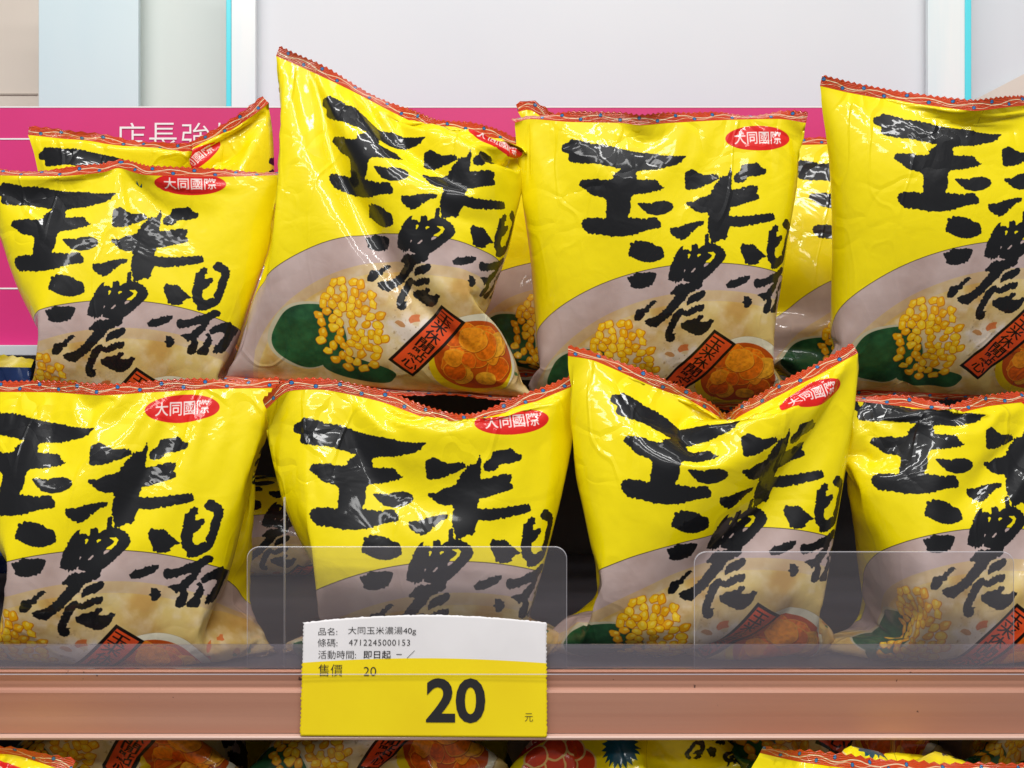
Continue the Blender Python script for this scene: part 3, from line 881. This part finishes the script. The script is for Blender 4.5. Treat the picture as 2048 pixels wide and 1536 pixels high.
# clear acrylic guards along the shelf front
def rounded_panel(name, x0, x1, py0, py1, y, th, mat, root=None, r=0.006, lean=0.0, low_=0.0):
    a, b_ = P(x0, 0, y)[0], P(x1, 0, y)[0]
    z0, z1 = zpx(py1, y), zpx(py0, y)
    pts = [(a, z0), (b_, z0)]
    for k in range(9):
        t = k/8*math.pi/2; pts.append((b_-r+r*math.cos(t), z1-r+r*math.sin(t)))
    for k in range(9):
        t = math.pi/2+k/8*math.pi/2; pts.append((a+r+r*math.cos(t), z1-r+r*math.sin(t)))
    n = len(pts)
    v = [(p, y, q) for p, q in pts]+[(p, y+th, q) for p, q in pts]
    f = [tuple(range(n)), tuple(range(n, 2*n))[::-1]]
    fm = [0, 0]
    for i in range(n):
        f.append((i, n+i, n+(i+1) % n, (i+1) % n)); fm.append(1)
    root = empty(name, ((a+b_)/2, y, z0))
    into(mesh_obj('sheet', v, f, None, None, mats=[mat, M_EDGE], fmat=fm), root)
    # polished rim: pale strip, the highlight of the edge painted as colour
    c = np.array([(a+b_)/2, (z0+z1)/2]); w_ = 0.0003
    out, inn = np.array(pts), np.array(pts)
    inn[:, 0] -= np.sign(inn[:, 0]-c[0])*w_; inn[:, 1] -= np.sign(inn[:, 1]-c[1])*w_
    v = [(p, y-0.0001, q) for p, q in out]+[(p, y-0.0003, q) for p, q in inn]
    f = [(i, i+1, n+i+1, n+i) for i in range(1, n-1)]+[(n-1, 0, n, 2*n-1)]
    into(mesh_obj('rim', v, f, M_EDGE), root)
    return root
tray = tag(box('clear_tray_lip', XL, XR, -0.0022, -0.0008, zpx(1335.5), zpx(1287), M_TRAY), 'low smoky clear strip along the shelf front above the copper rail', 'tray lip')
guard1 = tag(rounded_panel('clear_guard', 494, 1134, 1093, 1335, 0.0002, 0.0012, M_CLEAR), 'clear rounded acrylic guard standing behind the price tag', 'guard', 'clear guards on the shelf front')
guard2 = tag(rounded_panel('clear_guard', 1388, 2028, 1103, 1335, 0.0002, 0.0012, M_CLEAR), 'clear rounded acrylic guard on the right half of the shelf', 'guard', 'clear guards on the shelf front')
tag(box('clear_divider', P(567.2, 0, .006)[0], P(569.2, 0, .006)[0], 0.006, 0.009, DECK+0.0004, zpx(995, .006), M_EDGE), 'thin upright clear divider in the dark gap left of the price tag', 'divider')

# ------------------------------------------------------------------ pouches
def seal_mesh(P_, d, n, length, seed, phase=0.0):
    """strip of sealed film that leaves the pouch along the curve P_ in direction(s) d."""
    g = np.random.default_rng(seed)
    rows = 7
    k = np.linspace(0, 1, n)
    wob = sum(g.normal()*0.0009*np.sin(k*f+g.uniform(0, 6)) for f in (8, 15, 24))
    tan = np.gradient(P_, axis=0); tan /= np.linalg.norm(tan, axis=1, keepdims=True)+1e-9
    dd = np.array(d, float)
    if dd.ndim == 1: dd = np.repeat(dd[None], n, 0)
    dd[:, 1] += sum(g.normal()*0.35*np.sin(k*q+g.uniform(0, 6)) for q in (4, 9, 17))
    dd = dd-tan*(dd*tan).sum(1, keepdims=True)
    dd /= np.linalg.norm(dd, axis=1, keepdims=True)
    nor = np.cross(tan, dd)
    V, F, U = [], [], []
    for r in range(rows):
        t = r/(rows-1)
        e = length*t
        zig = 0.00055*((np.arange(n) % 2)*2-1) if r == rows-1 else 0
        q = P_+dd*(e+zig)[..., None] if r == rows-1 else P_+dd*e
        q = q+nor*(wob*t*t+0.0003*t*np.sin(k*140))[:, None]
        V.append(q)
        U += [(kk, t) for kk in k]
    for r in range(rows-1):
        for i in range(n-1):
            a = r*n+i
            F.append((a, a+1, a+n+1, a+n))
    return np.vstack(V), F, np.array(U)

def put_uv(me, uvs):
    l = me.uv_layers.new(name='print')
    idx = np.empty(len(me.loops), np.int32); me.loops.foreach_get('vertex_index', idx)
    l.data.foreach_set('uv', uvs[idx].astype(np.float32).ravel())

def ring_mesh(x, du, seed, dv=0.0, flip=False):
    nv, nr, _ = x.shape
    # the first column is doubled so that the print can wrap
    x2 = np.concatenate([x, x[:, :1]], 1)
    V = x2.reshape(-1, 3); n = nr+1
    F = []
    for j in range(nv-1):
        b = j*n
        F += [(b+i, b+i+1, b+n+i+1, b+n+i) for i in range(nr)]
    uu = np.linspace(0, 2, n)/2-du/2
    vv = np.clip(np.linspace(0, 1, nv)+dv*W/HB, 0.004, 0.996)
    U = np.stack(np.meshgrid(uu, vv), -1).reshape(-1, 2)
    return V, F, U

def pouch(top, bot, label, group, vol=0.00088, seed=1, planes=(), du=0.0, dv=0.0, flag=(0, 0.35, 1), bflag=(0, 0.6, -0.6), levels=2, steps=(150, 60, 30), kb=(0.018, 0.005, 0.0018), balls=(), crumple=1.8, raw=False, turn=False, slen=0.0062):
    """top/bot: (px, py, depth) points along the two seals as the photo shows them (or places, if raw)."""
    T = [p if raw else P(*p) for p in top]; B = [p if raw else P(*p) for p in bot]
    x, V, L = make_bag(T, B, vol=vol, seed=seed, planes=planes, levels=levels, steps=steps, kb=kb, balls=balls, crumple=crumple)
    x = x.astype(float)
    base = np.array([x[..., 0].mean(), x[..., 1].mean(), x[..., 2].min()])
    root = tag(empty('snack_pouch', tuple(base)), label, 'snack pouch', group)
    v, f, u = ring_mesh(x-base, du, seed, dv)
    o = mesh_obj('film_body', v, f, M_POUCH, root, smooth=True); put_uv(o.data, u)
    nu = x.shape[1]//2
    for nm, row, d, ph in (('top_seal', -1, flag, 0.0), ('bottom_seal', 0, bflag, 0.3)):
        c = x[row, :nu+1]-base
        v, f, u = seal_mesh(c, d, nu+1, slen, seed+7)
        u = u+np.array([ph+seed*0.137, 0])
        s = mesh_obj(nm, v, f, M_SEAL, root, smooth=True); put_uv(s.data, u)
    print('POUCH', label[:40], 'vol', round(float(V)*1e6), 'seals', [round(q, 3) for q in L])
    return root

FLOOR = ((0, 0, 1), DECK+0.0004)
FRONT = ((0, 1, 0), 0.0030)
def behind(y): return ((0, 1, 0), y)
def before(y): return ((0, -1, 0), -y)
GF = 'yellow pouches in the front row'
GU = 'yellow pouches stacked on top behind the front row'
GB = 'pouches half hidden at the back'
GL = 'pouches on the lower shelf'

# front row
def front_bottom(x0, x1, y=0.068):
    return [(x0, 1306, y), ((x0+x1)/2, 1308, y), (x1, 1308, y)]
pouch([(-75, 785, 0.034), (0, 784, 0.034), (110, 785, 0.030), (200, 791, 0.024), (300, 785, 0.029), (430, 778, 0.034), (558, 776, 0.039)],
      front_bottom(-65, 555), 'yellow pouch at the left end of the front row, cut by the photo edge', GF,
      seed=3, planes=(FLOOR, FRONT), dv=-0.01, du=-0.08, flag=(0, 0.1, 1), balls=(((P(560, 985, .05)[0]+.030, .045, P(560, 985, .05)[2]), .046),))
pouch([(533, 818, 0.020), (575, 783, 0.030), (650, 780, 0.034), (760, 803, 0.036), (850, 836, 0.030), (905, 850, 0.024), (965, 845, 0.028), (1050, 812, 0.036), (1156, 768, 0.046)],
      front_bottom(568, 1165), 'front yellow pouch behind the price tag, its seal sagging in the middle', GF,
      seed=5, planes=(FLOOR, FRONT), du=-0.015, dv=0.02, flag=(0, 0.25, 1))
pouch([(1136, 712, 0.030), (1190, 722, 0.034), (1290, 766, 0.038), (1390, 808, 0.040), (1436, 838, 0.031), (1455, 850, 0.020), (1480, 832, 0.028), (1560, 790, 0.036), (1640, 748, 0.040), (1716, 706, 0.044)],
      front_bottom(1070, 1665), 'front yellow pouch with a deep V fold in its seal, right of the price tag', GF,
      seed=8, planes=(FLOOR, FRONT), dv=0.008, du=0.03, flag=(0, 0.25, 1))
pouch([(1685, 800, 0.056), (1745, 806, 0.056), (1850, 818, 0.048), (1905, 828, 0.042), (1980, 812, 0.050), (2100, 800, 0.056), (2300, 796, 0.056)],
      front_bottom(1610, 2215, .074), 'yellow pouch at the right end of the front row, top seal in shade', GF,
      seed=11, planes=(FLOOR, FRONT), dv=-0.075, du=-0.09, balls=(((P(1650, 1010, .05)[0]-.028, .05, P(1650, 1010, .05)[2]), .045),), flag=(0, 0.6, 1))

# upper row
UF = Z0-0.0125
def ub(x0, y0, x1, y1, d=.15): return [(x0, y0, d), ((x0+x1)/2, (y0+y1)/2, d), (x1, y1, d)]
pouch([(-35, 350, 0.119), (60, 352, 0.116), (130, 352, 0.114), (205, 345, 0.114), (238, 336, 0.116), (290, 350, 0.108), (420, 354, 0.114), (566, 350, 0.124)],
      ub(10, 815, 560, 815, .165), 'yellow pouch at the left of the upper stack with a straight top seal', GU,
      seed=13, planes=(((0, 0, 1), Z0-0.016), behind(.095)), du=-0.08, dv=-0.035, flag=(0, 0.8, 1))
pouch([(552, 112, 0.114), (620, 142, 0.114), (700, 180, 0.114), (800, 232, 0.112), (862, 258, 0.104), (940, 264, 0.108), (1000, 280, 0.114), (1052, 300, 0.120)],
      ub(452, 752, 1068, 796, .125), 'tallest yellow pouch, its top seal sloping down from a raised left corner', GU,
      seed=17, planes=(((0, 0, 1), UF-0.001), behind(.085)), balls=((P(448, 405, .118), .0385), (P(455, 290, .12), .0355)), du=0.09, flag=(0, 0.3, 1), bflag=(0, -0.8, -0.3))
pouch([(1030, 246, 0.114), (1060, 238, 0.116), (1140, 244, 0.112), (1240, 246, 0.108), (1280, 251, 0.104), (1340, 246, 0.108), (1450, 240, 0.114), (1560, 238, 0.116), (1612, 246, 0.112)],
      ub(1050, 800, 1580, 810, .16), 'yellow pouch above the V folded one, top seal level and both corners drawn out', GU,
      seed=19, planes=(((0, 0, 1), UF), behind(.095)), du=0.05, flag=(0, 0.2, 1))
pouch([(1640, 172, 0.102), (1700, 186, 0.106), (1790, 202, 0.108), (1880, 214, 0.100), (1950, 222, 0.092), (2020, 214, 0.100), (2120, 205, .12), (2235, 200, .12)],
      ub(1628, 775, 2170, 800, .15), 'yellow pouch at the right of the upper stack with its left corner standing up', GU,
      seed=23, planes=(((0, 0, 1), UF+0.002), behind(.080)), du=0.05, flag=(0, 0.25, 1))

# behind them
pouch([(56, 270, .215), (150, 280, .215), (250, 293, .213), (340, 304, .203), (385, 302, .200), (372, 308, .208), (350, 312, .214), (372, 306, .217), (450, 268, .216), (505, 232, .215), (538, 206, .22)],
      ub(90, 700, 500, 700, .215), 'yellow pouch leaning behind the left one, right corner of its seal pointing up', GB,
      seed=29, planes=(behind(.17), before(.262)), du=-0.1, flag=(0, 0.15, 1), levels=1, vol=.0006)
pouch([(1488, 292, .215), (1600, 290, .21), (1700, 288, .21), (1850, 290, .21), (2010, 292, .215)],
      ub(1500, 740, 1990, 740, .215), 'shaded yellow pouch showing through the gap right of the level sealed one', GB,
      seed=31, planes=(behind(.17), before(.262)), du=0.06, levels=1, vol=.0006)
pouch([(1036, 224, .205), (1066, 222, .205), (1160, 290, .21), (1260, 330, .21), (1380, 330, .21), (1490, 318, .21)],
      ub(915, 740, 1390, 740, .215), 'yellow pouch of which only a seal corner peeps over the level sealed one', GB,
      seed=37, planes=(behind(.17), before(.262)), levels=1, vol=.0005)

# second row on the shelf, seen in the dark gap
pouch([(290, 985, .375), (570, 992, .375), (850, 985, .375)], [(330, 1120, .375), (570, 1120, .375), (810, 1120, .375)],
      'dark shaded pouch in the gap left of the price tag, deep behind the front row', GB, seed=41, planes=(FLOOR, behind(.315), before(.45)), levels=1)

# navy pouch at the far left edge
def navy():
    x, V, L = make_bag([P(-360, 735, .2), P(-160, 732, .2), P(62, 735, .2)], [P(-340, 1100, .2), P(-140, 1100, .2), P(50, 1100, .2)], vol=.0006, seed=51, planes=(behind(.175), before(.25)), levels=1)
    x = x.astype(float); base = np.array([x[..., 0].mean(), x[..., 1].mean(), x[..., 2].min()])
    r = tag(empty('navy_pouch', tuple(base)), 'navy blue pouch with a yellow crimped seal at the left edge', 'snack pouch')
    v, f, u = ring_mesh(x-base, 0, 0)
    mesh_obj('film_body', v, f, M_NAVY, r, smooth=True)
    nu = x.shape[1]//2
    v, f, u = seal_mesh(x[-1, :nu+1]-base, (0, 0.1, 1), nu+1, 0.008, 3)
    mesh_obj('top_seal', v, f, M_NAVY_SEAL, r, smooth=True)
navy()

# pouches on the lower shelf
LF = ((0, 0, 1), LOW+0.0005)
def lying(x0, x1, yb, zb, yt, zt, label, seed, du=0.0, face=1, sag=0.0):
    """on its back (or face down), bottom (or top) edge towards the shop."""
    k = K
    X0, X1 = (x0-1024)*k, (x1-1024)*k
    near = [(X0, yb, zb), ((X0+X1)/2, yb, zb-sag), (X1, yb, zb)]
    far = [(X0, yt, zt), ((X0+X1)/2, yt, zt), (X1, yt, zt)]
    if face == 1:
        return pouch(far, near, label, GL, seed=seed, planes=(LF,), du=du, levels=1, raw=True, flag=(0, 1, 0.2), bflag=(0, -1, -0.5))
    return pouch(near, far, label, GL, seed=seed, planes=(LF,), du=du, levels=1, raw=True, flag=(0, -1, -0.3), bflag=(0, 1, 0.2))
lying(-110, 490, .012, Z0-.208, .150, Z0-.192, 'pouch on the lower shelf at the left, green leaf and bowl rim showing', 61, du=0.0)
lying(430, 1030, .012, Z0-.208, .150, Z0-.192, 'pouch on the lower shelf below the price tag, sweetcorn print showing', 62, du=0.0)
lying(1010, 1540, .010, Z0-.208, .150, Z0-.192, 'pouch on the lower shelf lying face down, yellow back with upside down print', 63, face=-1)
lying(1490, 1960, .014, Z0-.208, .150, Z0-.192, 'pouch on the lower shelf at the right, green leaf showing behind a red seal', 64, du=-0.05)
lying(1900, 2500, .020, Z0-.208, .150, Z0-.192, 'pouch on the lower shelf cut by the right edge of the photo', 65, du=0.0)

pouch([(-430, 1512, -.052), (-200, 1508, -.05), (10, 1508, -.05), (70, 1522, -.05), (140, 1546, -.05)], [(-400, 1760, -.05), (-140, 1760, -.05), (110, 1760, -.05)],
      'pouch on the lower shelf at the bottom left corner, only its red seal in view', GL, seed=71, planes=(LF, behind(-.09), before(-.012)), levels=1, vol=.0005, flag=(0, .1, 1))
pouch([(1520, 1506, -.05), (1600, 1524, -.05), (1740, 1542, -.05), (1900, 1552, -.05), (2080, 1556, -.05)], [(1540, 1760, -.05), (1800, 1760, -.05), (2060, 1760, -.05)],
      'pouch on the lower shelf at the bottom right, its red seal slanting down', GL, seed=72, planes=(LF, behind(-.09), before(-.012)), levels=1, vol=.0005, flag=(0, .1, 1))

# ------------------------------------------------------------------ price tag
TAGY = -0.0072
def tag_point(a, b_):
    """a, b_ in 0..1 over the tag (b_ up): paper bowed a little, top edge arched."""
    xl = 600+7*b_; xr = 1094-1*b_
    px = xl+(xr-xl)*a
    top = 1245-15*math.sin(math.pi*min(a*1.0, 1.0))**0.9-4*a*0
    py = 1472+(top-1472)*b_+3*a*(1-b_)
    bow = 0.0022*math.sin(math.pi*a)*b_**1.5
    y = TAGY-bow+0.004*max(0.0, b_-0.55)**1.3
    return P(px, py, y)
root = tag(empty('price_tag', P(850, 1472, TAGY)), 'white and yellow paper price tag with a large black 20 in the copper rail', 'price tag')
NA, NB = 120, 60
v, f, fm = [], [], []
bsplit = 0.645
rows = list(np.linspace(0, bsplit, 36))+list(np.linspace(bsplit, 1, 22))[1:]
gg = np.random.default_rng(3)
for b_ in rows:
    for i in range(NA+1):
        a = i/NA
        q = list(tag_point(a, b_))
        if i in (0, NA): q[0] += (0.00022 if (rows.index(b_) % 2) else -0.00022)+gg.normal(0, .00012)
        if b_ == 1: q[2] += gg.normal(0, .00012)
        v.append(q)
for j in range(len(rows)-1):
    for i in range(NA):
        a = j*(NA+1)+i
        f.append((a, a+1, a+NA+2, a+NA+1)); fm.append(0 if rows[j] >= bsplit-1e-6 else 1)
paper = into(mesh_obj('paper', v, f, None, None, smooth=True, mats=[M_PAPER, M_TAGY], fmat=fm), root)
sol = paper.modifiers.new('thickness', 'SOLIDIFY'); sol.thickness = 0.00022; sol.offset = -1
def tag_text(s, x0, x1, y0, y1, offset=0.0, name='printed_line', spacing=1.0, keep=False):
    """writing between photo pixels x0..x1 and y0..y1 on the tag."""
    v, t = glyph_mesh(s, 1.0, offset, spacing)
    mn, mx = v.min(0), v.max(0)
    out = []
    for p in (v-mn)/(mx-mn):
        px = x0+(x1-x0)*p[0]; py = y1+(y0-y1)*p[1]
        a = (px-603)/(1094-603); 
        b_ = (1472-py)/(1472-(1245-15*math.sin(math.pi*min(max(a, 0), 1))**0.9))
        q = tag_point(a, b_)
        out.append((q[0], q[1]-0.0004, q[2]))
    return into(mesh_obj(name, out, t, M_INK), root)
tag_text('品名:', 634, 672, 1255, 1270, -0.006); tag_text('大同玉米濃湯40g', 694, 831, 1253, 1270, -0.006)
tag_text('條碼:', 633, 673, 1277, 1293, -0.006); tag_text('4712245000153', 696, 819, 1278.5, 1290.5, -0.006, spacing=1.12)
tag_text('活動時間:', 635, 711, 1300.5, 1317, -0.006); tag_text('即日起', 726, 781, 1300.5, 1316.5, 0.006)
tag_text('–', 792, 803, 1307.3, 1308.6, 0.0); tag_text('／', 813, 829, 1300, 1316, 0.004)
tag_text('售價', 636, 684, 1328, 1352, -0.008); tag_text('20', 727, 752, 1333, 1350.5, -0.010)
tag_text('20', 853, 971, 1355, 1444, 0.028); tag_text('元', 1050, 1066, 1424, 1440, -0.01)
